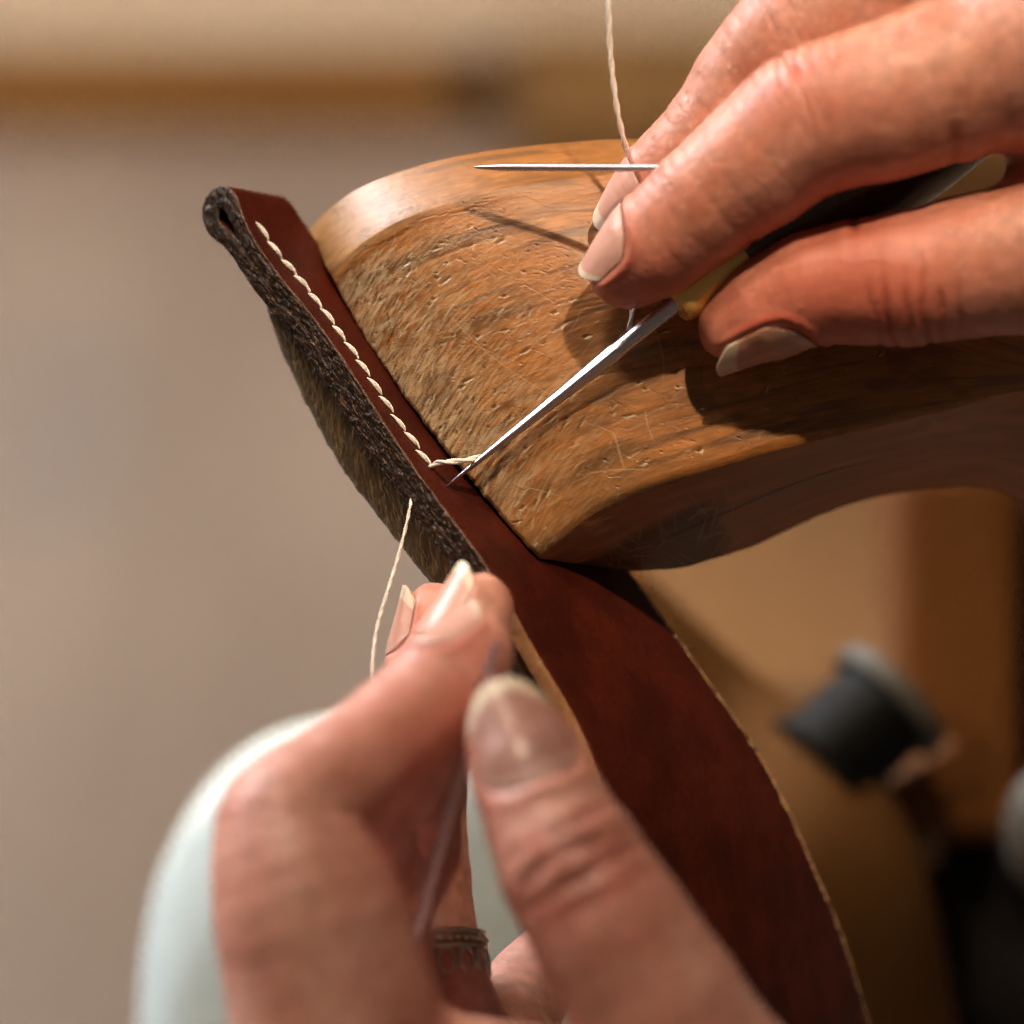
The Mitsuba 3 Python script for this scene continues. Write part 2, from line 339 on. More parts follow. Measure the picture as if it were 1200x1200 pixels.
# far cut edge: a thin tan line
sx = np.arange(2.5, X_END, 0.22)
wr = np.array([0.975, 0.984, 0.992, 1.0, 1.003, 1.003, 1.002, 1.0]); wm = np.array([-0.02, -0.05, -0.05, 0.02, 0.4, 0.9, 1.5, TH - 0.1])
Xc, Mc, Rc = (a + 0 * (sx[:, None] + wr[None]) for a in (sx[:, None], wm[None], wr[None]))
qq = np.stack([Xc, Mc + 9 * Rc, 0 * Xc], -1)
fz = meshkit.fbm(qq * [2.4, 3, 1], 3, 4)
start = np.clip((fz[:, :3] - .30) * 2.0, 0, 1) * np.clip((sx[:, None] - 48) / 14, .25, 1)
Rc[:, 0] = 0.993 - 0.030 * start[:, 0]; Rc[:, 1] = 0.996 - 0.016 * start[:, 1]
ccut = strap(Xc, Mc, Rc) + unit(Fs(Xc) - Rs(Xc)) * (0.04 + 0.22 * fz * (wm > -0.03))[..., None]
cc = np.array([0.52, 0.31, 0.16]) * (0.55 + 0.95 * meshkit.fbm(qq * [1.5, 3, 1], 3, 8)[..., None])
put('leather_strap__cut_edge', (ccut.reshape(-1, 3), tris(grid_faces(len(sx), len(wr)))), 'raw_leather', color=cc.reshape(-1, 3), label='pale tan cut edge of the strap')

def strap_at(px, py):
    """The point of the grain face (x, r) seen at the ruler reading px, py."""
    X, Rr = np.meshgrid(np.linspace(0, 80, 400), np.linspace(0, 1, 120), indexing='ij')
    P = strap(X, 0 * X, Rr)
    k = DIST / (DIST - P[..., 2])
    d = (600 + P[..., 0] * 10 * k - px) ** 2 + (600 - P[..., 1] * 10 * k - py) ** 2
    i = np.unravel_index(np.argmin(d), d.shape)
    return X[i], Rr[i]
# stitches
sp = [(300 / 1, 259), (338, 316), (372, 365), (412, 420), (450, 478), (505, 547)]
ends = [strap_at(*p) for p in ((301, 259), (355, 332), (402, 398), (450, 470), (505, 547))]
ex, er = np.array(ends).T
N_ST = 14
sx = np.linspace(ex[0], ex[-1], N_ST + 1)
for k in range(N_ST):
    a, b = sx[k] + 0.14, sx[k + 1] - 0.12
    u_ = np.linspace(0, 1, 26)
    jx = rng.normal(0, 0.10, 2)
    x = a + (b - a) * u_ + jx[0] * (1 - u_)
    rbase = np.interp(x, ex, er)
    skew = (u_ - 0.5) * 0.035 + rng.normal(0, 0.006)
    bulge = np.clip(np.sin(np.pi * u_), 0, 1) ** 0.28
    P = strap(x, 0.30 - 0.50 * bulge, rbase + skew)
    tw = twisted(P, 0.315 * (1 + rng.normal(0, 0.05)), pitch=5.2 + rng.normal(0, .4), taper=0.50 + 0.52 * np.clip(np.sin(np.pi * u_), 0, 1) ** 0.5, phase=1.2 + rng.normal(0, .35))
    put('leather_strap__stitch' + ('' if k == 0 else f'_{k:03d}'), tw, 'flax_thread')
for k, (x, r, dx_, L) in enumerate([(63.5, 1.0, .5, 1.9), (64.1, 1.0, -.6, 1.5), (71, 1.0, .4, .9), (52, 1.0, .3, 1.0), (77, 1.0, -.2, .8), (9, .02, .2, .9), (21, .02, -.3, .8), (69, 0.0, .8, 1.6), (33, .015, .4, .8)]):
    sgn = 1 if r > .5 else -1
    P0 = strap(x, .25, r); wdir = unit(Fs(x) - Rs(x)) * sgn; tdir = unit(Rs(x, 1))
    c_ = np.linspace(0, 1, 10)[:, None]
    put('leather_strap__fibre' + ('' if k == 0 else f'_{k:03d}'), tube(P0 + c_ * L * (wdir + dx_ * tdir + np.array([0, .35, .4])) + c_ ** 2 * L * .5 * np.array([.4, .5, 0]), .035 if r < .5 else .045, 5), 'flax_thread' if k in (2, 7) else 'dark_wood', smooth=False)
hole_m = []
HX, HR = strap_at(505, 547)

# ---------------------------------------------------------------- stitching clamp: right jaw with arm
LOW = np.array([(627, 655, .9), (660, 628, 1.8), (700, 600, 2.6), (760, 573, 3.2), (850, 545, 3.2), (900, 530, 3), (1000, 505, 2), (1100, 482, -.5), (1200, 460, -6), (1400, 440, -22)], float)
UP = np.array([(355, 267, -15.6), (372, 248, -12.2), (395, 228, -9.5), (440, 203, -7), (520, 178, -6), (600, 165, -6.5), (760, 155, -9), (930, 200, -9), (1150, 350, -7), (1400, 400, -18)], float)
INL = np.array([(720, 667, -12), (745, 669, -13), (770, 668, -14), (805, 664, -15.5), (865, 646, -17), (905, 630, -18), (1000, 590, -22), (1100, 572, -26), (1200, 590, -30), (1400, 760, -38)], float)
tau = np.arange(len(LOW))
def smooth_rows(A):
    return CubicSpline(tau, ats(A))
cl_low, cl_up, cl_inl = smooth_rows(LOW), smooth_rows(UP), smooth_rows(INL)
td = np.linspace(0, tau[-1], 900)
mid = (cl_low(td) + cl_up(td)) / 2
al = np.r_[0, np.cumsum(np.linalg.norm(np.diff(mid, axis=0), axis=1))]
rmm = np.r_[np.arange(0, 1.0, 0.1), np.arange(1.0, 58, 0.115), np.arange(60, al[-1], 0.8)]
tr = np.interp(rmm, al, td)
low, up, inl = cl_low(tr), cl_up(tr), cl_inl(tr)
inu = up + (1 - np.clip(rmm / 25, 0, 1))[:, None] * np.array([10.8, -2, -14.2]) + np.clip(rmm / 25, 0, 1)[:, None] * np.array([2, -6, -17.0])
width = np.linalg.norm(low - up, axis=1).mean()
ss = np.r_[np.linspace(0, 1, int(width / 0.115))]
ns_ = len(ss)
bowv = -at(453 + 600 - 466, 600, 0)
top = up[:, None] * (1 - ss)[None, :, None] + low[:, None] * ss[None, :, None]
nrm = unit(np.cross(np.gradient(top, axis=0), np.gradient(top, axis=1)))
if nrm[..., 2].mean() < 0: nrm = -nrm
crown = 2.0 * np.clip(ss / .3, 0, 1) ** .5 * np.sin(np.pi * ss) ** 0.8
lipbow = np.exp(-rmm / 14)[:, None] * (0.9 * np.sin(np.pi * ss))[None]
top = top + nrm * crown[None, :, None] + lipbow[..., None] * np.array([-0.80, -0.6, 0.0])
# rounded upper end: falls away beyond the crease
crs = 0.145
fall = np.clip((crs - ss) / crs, 0, 1)
top = top + np.array([0.0, -0.05, -1.0]) * (5.6 * np.maximum(fall - .03, 0) ** 1.12)[None, :, None]
# eased lower arris and eased lip
e2 = np.clip((ss - 0.975) / 0.025, 0, 1)
top = top - nrm * (0.55 * e2 ** 2)[None, :, None]
le = np.clip((0.9 - rmm) / 0.9, 0, 1)
top = top - nrm * (0.5 * le ** 2)[:, None, None]
# --- scratches, nicks and pores on the top face
H = np.zeros((len(rmm), ns_)); PALE = np.zeros_like(H); DARK = np.zeros_like(H)
ys = ss * width
NR_FINE = np.searchsorted(rmm, 60)
def stroke(r0, s0, ang, L, w, depth, pale=0.0, dark=0.0, bend=0.0, lip=0.0):
    depth, lip = depth * 0.5, lip * 0.3
    x0, x1 = r0 - L / 2 - 3 * w, r0 + L / 2 + 3 * w
    y0, y1 = s0 - L / 2 - 3 * w, s0 + L / 2 + 3 * w
    i0, i1 = np.searchsorted(rmm, [x0, x1]); j0, j1 = np.searchsorted(ys, [y0, y1])
    if i1 <= i0 or j1 <= j0: return
    dx, dy = rmm[i0:i1, None] - r0, ys[None, j0:j1] - s0
    a = dx * math.cos(ang) + dy * math.sin(ang)
    b = -dx * math.sin(ang) + dy * math.cos(ang) - bend * (a / max(L, .1)) ** 2 * L
    g = np.exp(-(b / w) ** 2) * np.clip(1 - (2 * np.abs(a) / L) ** 4, 0, 1)
    H[i0:i1, j0:j1] -= depth * g
    if lip:
        H[i0:i1, j0:j1] += lip * np.exp(-((b - 1.6 * w) / w) ** 2) * np.clip(1 - (2 * np.abs(a) / L) ** 4, 0, 1)
    if pale: PALE[i0:i1, j0:j1] = np.maximum(PALE[i0:i1, j0:j1], pale * g)
    if dark: DARK[i0:i1, j0:j1] = np.maximum(DARK[i0:i1, j0:j1], dark * g)
rs = np.random.default_rng(11)
def rough_w(r, s):   # how rough the place is: near the lip and mid width
    return np.exp(-r / 20.0) * np.clip((s - 7) / 4, 0, 1)
for k in range(1500):
    r0, s0 = rs.exponential(8.5), rs.uniform(7.2, width)
    if r0 > 45: continue
    wgt = np.clip(1.25 - s0 / 40, .10, 1)
    if rs.random() > wgt: continue
    L = rs.exponential(1.0) + 0.45
    stroke(r0, s0, rs.normal(-0.30, 0.24), L, rs.uniform(0.06, 0.12), rs.uniform(0.02, 0.08), pale=rs.uniform(0, 0.95) * math.exp(-r0 / 16), dark=rs.uniform(0, 0.55), bend=rs.normal(0, .12), lip=rs.uniform(0, .10))
for k in range(120):  # open nicks with a pale far wall
    r0, s0 = rs.exponential(13) + 1, 8.5 + rs.beta(1.1, 1.8) * 34
    stroke(r0, s0, rs.normal(-0.28, 0.25), rs.exponential(.8) + .4, rs.uniform(.06, .20), rs.uniform(.15, .32), dark=.9, lip=.16)
    stroke(r0 + .1, s0 + .25, rs.normal(-0.28, 0.2), rs.uniform(.6, 1.6), .08, -.05, pale=.9)
for k in range(150):  # fine long scratches in every direction
    r0, s0 = rs.uniform(0, 42), rs.uniform(8, width)
    stroke(r0, s0, rs.uniform(-1.5, 1.5), rs.exponential(2.2) + .8, rs.uniform(.05, .08), rs.uniform(.02, .07), pale=rs.uniform(.1, .5) if k % 2 else 0, dark=0 if k % 2 else rs.uniform(.2, .6), bend=rs.normal(0, .2))
for k in range(260):   # pores
    r0, s0 = rs.uniform(5, 58), rs.uniform(6, width - 1)
    stroke(r0, s0, rs.uniform(0, 3), rs.exponential(.16) + .16, rs.uniform(.05, .07 + .16 * rs.random() ** 3), .2, dark=rs.uniform(.5, .95))
stroke(12, 17, -.35, 6, .10, .05, pale=.9, bend=.3)
for k in range(24):   # dark grain lines
    stroke(rs.uniform(8, 50), rs.uniform(8, width - 2), rs.normal(0, .06), rs.uniform(8, 22), rs.uniform(.12, .3), .07, dark=rs.uniform(.25, .6), bend=rs.normal(0, .08))
# the line where the worked face begins
jc = 0.165 * width
for r0 in np.arange(1, 24, 1.2):
    stroke(r0, jc + 0.35 * math.sin(r0 * .7), .02, 1.6, .10, .11, dark=.5, pale=0)
Q = np.stack(np.broadcast_arrays(rmm[:, None] * 1.0, ys[None], 0.0), -1)
Q2 = np.stack([Q[..., 0] + .33 * Q[..., 1] * 0, Q[..., 1] + 0.32 * Q[..., 0], Q[..., 2]], -1)
rough = np.clip(np.exp(-(rmm / 13) ** 1.5)[:, None] * np.clip((ys - jc) / 1.2, 0, 1)[None] * np.clip((44 - ys) / 14, .2, 1)[None], 0, 1)
H += rough * 0.05 * (meshkit.fbm(Q2 * [0.9, 5.0, 1], 3, 31) - 0.5) + 0.025 * (meshkit.fbm(Q * [0.5, 4.2, 1], 3, 33) - 0.5)
H -= 0.10 * np.clip((ys - jc) / 0.5, 0, 1)[None] * np.exp(-rmm / 30)[:, None]
chip = np.exp(-rmm / 0.9)[:, None] * 0.5 * (meshkit.fbm(Q * [0.1, 1.1, 1], 3, 41) - 0.45)   # bruised lip
H -= np.clip(chip, -.05, .5)
nrm2 = unit(np.cross(np.gradient(top, axis=0), np.gradient(top, axis=1)))
if nrm2[..., 2].mean() < 0: nrm2 = -nrm2
TOP = top + nrm2 * H[..., None]
# colour of the wood itself: orange brown heart, bleached fibres by the lip, grey-olive corner
g1 = meshkit.fbm(Q * [0.10, 0.55, 1], 4, 51)[..., None]
g2 = meshkit.fbm(Q * [0.5, 5.0, 1], 3, 52)[..., None]
g3 = meshkit.fbm(Q * [0.16, 0.16, 1], 3, 53)[..., None]
base = np.array([0.23, 0.083, 0.017]) * (1 - g1) + np.array([0.40, 0.165, 0.040]) * g1
base = base * [1.0, .94, .84] * (0.62 + 0.74 * g2)
g4 = meshkit.fbm(Q * [0.07, 0.9, 1] + [0, 0.2 * np.sin(rmm[:, None] / 9)[..., None].mean(), 0], 3, 64)[..., None]
base = base * (1 - .5 * np.clip((.40 - g4) * 7, 0, 1))
bleach = (np.exp(-rmm / 9)[:, None] * np.clip((ys - jc) / 2, 0, 1)[None] * np.clip((41 - ys) / 6, 0.12, 1)[None])[..., None] * np.clip(meshkit.fbm(Q * [.35, .8, 1], 3, 54)[..., None] * 2.2 - .45, 0, 1)
base = base * (1 - 0.75 * bleach) + 0.75 * bleach * np.array([0.46, 0.34, 0.20])
stain = (np.clip((ys - 36) / 7, 0, 1)[None] * np.exp(-(rmm / 17) ** 2)[:, None])[..., None] * np.clip(0.35 + g3, 0, 1)
base = base * (1 - 0.72 * stain) + 0.72 * stain * np.array([0.125, 0.082, 0.036])
flk = meshkit.fbm(Q2 * [0.9, 6.5, 1], 3, 58)[..., None]
rg = rough[..., None]
base = base * (1 - rg * np.clip((flk - .54) * 6, 0, .60)) + rg * np.clip((flk - .54) * 6, 0, .60) * np.array([.58, .46, .29])
base = base * (1 - .75 * rg * np.clip((.44 - flk) * 6, 0, 1))
smoothend = (np.clip((jc - ys) / .6, 0, 1)[None] * np.exp(-(rmm / 26) ** 2)[:, None])[..., None]
base = base * (1 - .5 * smoothend) + .5 * smoothend * np.array([.36, .24, .125]) * (0.55 + .9 * meshkit.fbm(Q * [.45, 3.5, 1], 4, 59)[..., None])
arm = np.clip((rmm - 34) / 14, 0, 1)[:, None, None]
base = base * (1 - 0.35 * arm) + 0.35 * arm * np.array([0.30, 0.18, 0.07])
blot = np.clip((meshkit.fbm(Q * [.22, .34, 1], 4, 57) - .56) * 5, 0, 1)[..., None] * 0.55
base = base * (1 - blot) + blot * np.array([0.14, 0.06, 0.02])
base = base * (1 - 0.80 * np.clip(DARK, 0, 1)[..., None]) + 0.80 * np.clip(DARK, 0, 1)[..., None] * np.array([0.050, 0.024, 0.010])
base = base * (1 - 0.8 * np.clip(PALE, 0, 1)[..., None]) + 0.8 * np.clip(PALE, 0, 1)[..., None] * np.array([0.56, 0.44, 0.28])
# the rest of the jaw: lower side face, underside, upper end
nc = 90
cs = np.linspace(0, 1, nc + 2)[1:]
lowedge = TOP[:, -1]
cap = lowedge[:, None] * (1 - cs)[None, :, None] + inl[:, None] * cs[None, :, None]
Qc = np.stack(np.broadcast_arrays(rmm[:, None], cs[None] * 10, 0.0), -1)
capn = unit(np.cross(np.gradient(cap, axis=0), np.gradient(cap, axis=1)))
if (capn[..., 1]).mean() > 0: capn = -capn
cap = cap + capn * (0.9 * np.sin(np.pi * cs)[None] * np.clip(rmm / 6, 0, 1)[:, None] + 0.12 * (meshkit.fbm(Qc * [.5, 1.2, 1], 4, 61) - .5))[..., None]
cg = meshkit.fbm(Qc * [0.12, 1.6, 1], 4, 62)[..., None]
ccol = np.array([0.24, 0.088, 0.032]) * (1 - cg) + np.array([0.42, 0.165, 0.060]) * cg
old = np.clip((24 - rmm + 2.5 * np.sin(cs[None] * 4).T.mean()) / 3, 0, 1)[:, None] * np.clip((cs - .33 + .02 * rmm[:, None] * 0) / .12, 0, 1)[None] if False else np.clip((22.5 - rmm)[:, None] / 2.2 + 1.2 * (meshkit.fbm(Qc * [.4, .4, 1], 3, 63) - .5), 0, 1) * np.clip((cs[None] - 0.30 + 0.012 * (rmm[:, None] - 12)) / 0.10, 0, 1)
ccol = ccol * (1 - .85 * old[..., None]) + .85 * old[..., None] * np.array([0.075, 0.040, 0.016])
crack = np.exp(-((cs[None] - (0.52 - 0.012 * (rmm[:, None] - 14) + 0.00022 * (rmm[:, None] - 14) ** 2)) / 0.012) ** 2) * np.clip((rmm[:, None] - 10) / 5, 0, 1) * np.clip((48 - rmm[:, None]) / 8, 0, 1)
ccol = ccol * (1 - .8 * crack[..., None])
for k in range(60):
    r0, c0, ang, L = rs.uniform(2, 24), rs.uniform(.25, .95), rs.uniform(-1.4, 1.4), rs.uniform(1, 5)
    dx, dy = rmm[:, None] - r0, (cs[None] - c0) * 9
    a_, b_ = dx * math.cos(ang) + dy * math.sin(ang), -dx * math.sin(ang) + dy * math.cos(ang)
    g = (np.exp(-(b_ / .10) ** 2) * np.clip(1 - (2 * np.abs(a_) / L) ** 4, 0, 1) * rs.uniform(.2, .8))[..., None]
    ccol = ccol * (1 - g) + g * np.array([.30, .19, .09])
nu = 14
us = np.linspace(0, 1, nu + 2)[1:-1]
under = inl[:, None] * (1 - us)[None, :, None] + inu[:, None] * us[None, :, None]
back = inu[:, None] * (1 - us)[None, :, None] + TOP[:, 0][:, None] * us[None, :, None]
ring = np.concatenate([TOP, cap, under, back], 1)
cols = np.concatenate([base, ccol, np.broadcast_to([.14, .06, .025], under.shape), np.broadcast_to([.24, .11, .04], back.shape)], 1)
n1, n2 = ring.shape[:2]
v = ring.reshape(-1, 3); cv = cols.reshape(-1, 3)
f = tris(grid_faces(n1, n2, close_m=True))
def fan(ix):
    c0 = v[ix].mean(0); return c0
caps_f = []
a0, a1 = np.arange(n2), (n1 - 1) * n2 + np.arange(n2)
v = np.vstack([v, v[a0].mean(0), v[a1].mean(0)]); cv = np.vstack([cv, [.2, .1, .04], [.2, .1, .04]])
k = n1 * n2
f = np.vstack([f, np.stack([np.full(n2, k), a0, np.roll(a0, -1)], 1), np.stack([np.full(n2, k + 1), np.roll(a1, -1), a1], 1)])
fin = outward(v, f)
jcol = int(np.searchsorted(ss, crs - 0.004))
fx = fin[1]; colix = fx % n2
edge_f = (fx < n1 * n2).all(1) & (colix <= jcol).all(1)
put('stitching_clamp__jaw', (fin[0], fx[~edge_f]), 'worn_wood', color=np.clip(cv, .005, .9), label='broad scarred orange brown jaw under the awl')
put('stitching_clamp__jaw__rounded_end', (fin[0], fx[edge_f]), 'polished_wood', color=np.clip(cv, .005, .9), label='smooth polished end of the jaw catching window light')
say('stitching_clamp', 'worn wooden stitching clamp holding the leather strap between its two jaws', 'clamp')
JAW = cKDTree(TOP[::4, ::4].reshape(-1, 3))

# left jaw, behind and below the strap
xl = np.linspace(9.5, 78, 520)
fl = np.linspace(0, 1, len(xl))
SIL = np.array([(322, 372), (331, 405), (347, 445), (391, 532), (441, 602), (500, 677), (565, 752), (630, 832), (690, 915)], float)
sd = np.r_[0, np.cumsum(np.linalg.norm(np.diff(SIL, axis=0), axis=1))]; sd /= sd[-1]
sil = PchipInterpolator(sd, SIL)(fl)
Rw = Rs(xl)[:, 2]
D = at(sil[:, 0], sil[:, 1], Rw - 9.5)
qd = unit(Fs(xl) - Rs(xl))
A = strap(xl, 4.3, 0.75); B = strap(xl, 4.25, 0.30); Cc = strap(xl, 4.9, 0.19)
D1 = Cc * .5 + D * .5 + np.array([-.4, -.3, 1.2])
E = D + qd * 7 + np.array([-.3, -.3, -3]); G = D + qd * 26 + np.array([2, -3, -12])
ctrl = np.stack([A, B, Cc, D1, D, E, G], 1)
nn_ = 130
prof = CubicSpline([0, 1, 1.35, 2.1, 3, 4, 5.5], ctrl, axis=1)(np.r_[np.linspace(0, 1, 12)[:-1], np.linspace(1, 4, nn_), np.linspace(4, 5.5, 14)[1:]])
endr = np.clip(np.minimum(xl - xl[0], 4) / 4, 0, 1)          # rounded upper end
prof = prof + ((1 - np.sqrt(1 - (1 - endr) ** 2 + 1e-9)) * 0 + (1 - endr) ** 2 * 2.4)[:, None, None] * qd[:, None]
Ql = np.stack(np.broadcast_arrays(xl[:, None], np.linspace(0, 20, prof.shape[1])[None], 0.0), -1)
pn = unit(np.cross(np.gradient(prof, axis=0), np.gradient(prof, axis=1)))
if pn[..., 2][:, 60].mean() < 0: pn = -pn
hl = 0.30 * (meshkit.fbm(Ql * [0.7, .5, 1], 3, 71) - .5) + .12 * (meshkit.fbm(Ql * [4, 1.6, 1], 3, 72) - .5)
lc = meshkit.fbm(Ql * [1.2, .35, 1], 4, 73)[..., None]
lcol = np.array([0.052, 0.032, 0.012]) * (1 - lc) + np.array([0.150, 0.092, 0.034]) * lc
for k in range(520):
    r0, c0, ang, L = rs.uniform(9, 70), rs.uniform(4, 16), rs.normal(1.1, .5), rs.exponential(1.1) + .5
    i0, i1 = np.searchsorted(xl, [r0 - L, r0 + L])
    dx, dy = xl[i0:i1, None] - r0, Ql[i0:i1, :, 1] - c0
    a_, b_ = dx * math.cos(ang) + dy * math.sin(ang), -dx * math.sin(ang) + dy * math.cos(ang)
    g = np.exp(-(b_ / .11) ** 2) * np.clip(1 - (2 * np.abs(a_) / L) ** 4, 0, 1)
    hl[i0:i1] += g * rs.uniform(-.2, .15)
    g = (g * rs.uniform(.1, .75))[..., None]
    lcol[i0:i1] = lcol[i0:i1] * (1 - g) + g * np.array([.40, .29, .15])
prof = prof + pn * (hl * np.clip(Ql[..., 1] / 3, 0, 1))[..., None]
n1, n2 = prof.shape[:2]
v = prof.reshape(-1, 3); f = tris(grid_faces(n1, n2, close_m=True)); k = n1 * n2
a0, a1 = np.arange(n2), (n1 - 1) * n2 + np.arange(n2)
v = np.vstack([v, v[a0].mean(0), v[a1].mean(0)])
f = np.vstack([f, np.stack([np.full(n2, k), a0, np.roll(a0, -1)], 1), np.stack([np.full(n2, k + 1), np.roll(a1, -1), a1], 1)])
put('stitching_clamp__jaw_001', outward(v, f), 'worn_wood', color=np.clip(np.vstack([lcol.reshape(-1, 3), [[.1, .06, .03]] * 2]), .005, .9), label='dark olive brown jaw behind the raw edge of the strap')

# ---------------------------------------------------------------- awl, needles, thread
tip, fer = at(523, 570, 1.6), at(797, 352, 7.5)
axd = unit(fer - tip); LA = np.linalg.norm(fer - tip)
n_up = unit(np.array([-.51, .61, .61]) - axd * (np.array([-.51, .61, .61]) @ axd)); n_sd = np.cross(axd, n_up)
n_sd = n_sd if n_sd[2] > 0 else -n_sd
def awl_section(w1, w2):     # diamond with flat facets, long diagonal lying across the light
    return [(-w1, -0.04), (0.0, w2), (w1, 0.04), (0.0, -w2)]
secs = []
for d, w1, w2 in ((0, .07, .06), (1.2, .2, .16), (4, .36, .3), (10, .62, .50), (18, .88, .70), (24, 1.15, .95), (26, 1.2, 1.0), (26.6, 1.1, 1.0), (LA + 1, 1.25, 1.25)):
    secs.append((d, w1, w2))
secs = np.array(secs)
# facet frame: one broad facet faces n_up; turned 45 degrees the corners lie beside it
fa, fb = unit(n_up + n_sd * 1.0), unit(n_up - n_sd * 1.0)
ND = 80
dd = np.linspace(0, LA + 1, ND)
w1 = np.interp(dd, secs[:, 0], secs[:, 1]); w2 = np.interp(dd, secs[:, 0], secs[:, 2])
rings = []
for d, a, b in zip(dd, w1, w2):
    c0 = tip + axd * d
    sq = 0.0 if d < 25.2 else min(1.0, (d - 25.2) / 1.2)
    pts = []
    for kk in range(24):
        an = 2 * np.pi * kk / 24
        ca, sa = math.cos(an), math.sin(an)
        dm = 1.0 / (abs(ca) + abs(sa))            # diamond
        rr_ = dm * (1 - sq) + sq * 0.80
        pts.append(c0 + (fa * ca * a + fb * sa * b) * rr_ * 1.12)
    rings.append(pts)
V = np.array(rings); v = V.reshape(-1, 3); f = tris(grid_faces(ND, 24, close_m=True))
put('awl__blade', outward(v, f), 'ground_steel', smooth=22, label='bright pointed steel blade resting on the leather')
say('awl', 'diamond point stitching awl with brass ferrule and dark handle held in the right hand', 'awl')
hd = unit(at(1130, 96, -1.0) - fer)
put('awl__ferrule', lathe([(-0.8, 1.0), (-0.7, 2.3), (-.3, 2.6), (.1, 2.7), (3, 3.1), (6, 3.6), (8.5, 3.9), (8.9, 3.7)], fer, fer + hd), 'brass', smooth=35)
put('awl__handle', lathe([(8.2, 3.6), (9, 4.3), (12, 5.2), (18, 7.0), (26, 8.3), (34, 8.8), (42, 8.6), (48, 7.2), (52, 4.5), (53, 1)], fer, fer + hd, 56), 'handle_wood', smooth=40)
def needle(key, A, B, r, label, eye=False):
    L = np.linalg.norm(B - A); d = np.linspace(0, 1, 60)
    prof = r * np.clip(np.minimum(1, 0.35 + d * L / 4.0 * 0.65), 0, 1)
    prof[0] *= .45; prof[1] *= .9
    P = A + (B - A) * d[:, None]
    put(key, tube(P, prof, 16), 'steel', smooth=45, label=label, category='needle')
needle('sewing_needle', at(555, 196, 1.0), at(806, 197, 12.0), 0.42, 'straight steel needle between the fingertips of the right hand')
needle('sewing_needle_001', at(583, 750, 38.5), at(484, 1112, 28), 0.62, 'blurred dark needle pinched by thumb and forefinger of the left hand')
HOLE = strap(HX, -0.15, HR)
th = spline([strap(HX, 0.7, HR), HOLE, at(530, 541, 3.0), at(566, 534, 1.6), at(600, 512, .5), at(640, 488, .8), at(690, 453, 1.2), at(724, 424, 1.4), at(735, 398, 1.2), at(741, 366, 1.2), at(748, 320, -2.5), at(754, 250, -6.0),
             at(744, 207, -2.0), at(728, 152, 2.5), at(717, 80, 5.0), at(713, 0, 7), at(716, -90, 8)], 420)
put('linen_thread', twisted(th, 0.37, pitch=5.0), 'flax_thread', label='cream linen thread running from the last stitch under the awl up between the right fingers', category='thread')
tl = spline([strap(HX + .6, 3.6, .10), at(482, 586, 3.2), at(473, 628, 4.2), at(455, 690, 6), at(440, 745, 8), at(436, 800, 10), at(446, 870, 0), at(470, 960, -6), at(520, 1080, -6), at(556, 1165, 2), at(575, 1187, 9), at(603, 1196, 8), at(622, 1203, 7), at(628, 1190, 6), at(631, 1172, 6)], 420)
put('linen_thread_001', twisted(tl, 0.21, pitch=3.4), 'flax_thread', label='thin linen thread hanging from the back of the strap into the left hand', category='thread')

# ---------------------------------------------------------------- hands
def smin(a, b, k):
    h = np.clip(0.5 + 0.5 * (b - a) / k, 0, 1)
    return b * (1 - h) + a * h - k * h * (1 - h)
def bone(P, a, b, ra, rb):
    ab = b - a
    h = np.clip(((P - a) @ ab) / (ab @ ab), 0, 1)
    return np.linalg.norm(P - (a + h[:, None] * ab), axis=1) - (ra + (rb - ra) * h)
class Hand:
    def __init__(self, fingers, palm, kf=0.7, kp=5.0):
        self.fingers = {n: (ats([r[:3] for r in rows]), np.array([r[3] - 0.35 for r in rows])) for n, rows in fingers.items()}
        self.fine = {}
        for n, (p_, r_) in self.fingers.items():
            q_ = np.r_[0, np.cumsum(np.linalg.norm(np.diff(p_, axis=0), axis=1))]
            t_ = np.r_[0, np.interp(np.linspace(0, len(q_) - 1, 5 * (len(q_) - 1) + 1), np.arange(len(q_)), q_)[1:]]
            self.fine[n] = (gaussian_filter1d(np.c_[PchipInterpolator(q_, p_)(t_)], .01, axis=0), PchipInterpolator(q_, r_)(t_) + 0.12)
        self.palm = [(at(*a[:3]), at(*b[:3]), a[3], b[3]) for a, b in palm]
        self.kf, self.kp = kf, kp
    def finger(self, P, n):
        pts, r = self.fingers[n]
        d = None
        pts, r = self.fine[n]
        for i in range(len(pts) - 1):
            b = bone(P, pts[i], pts[i + 1], r[i], r[i + 1])
            d = b if d is None else np.minimum(d, b) if i % 5 else smin(d, b, 0.5)
        return d
    def sdf(self, P):
        d = None
        for n in self.fingers:
            b = self.finger(P, n)
            d = b if d is None else smin(d, b, self.kf)
        p = None
        for a, b, ra, rb in self.palm:
            x = bone(P, a, b, ra, rb)
            p = x if p is None else smin(p, x, self.kp)
        return smin(d, p, self.kp) if p is not None else d
    def near(self, P):
        return np.stack([self.finger(P, n) for n in self.fingers], 1)
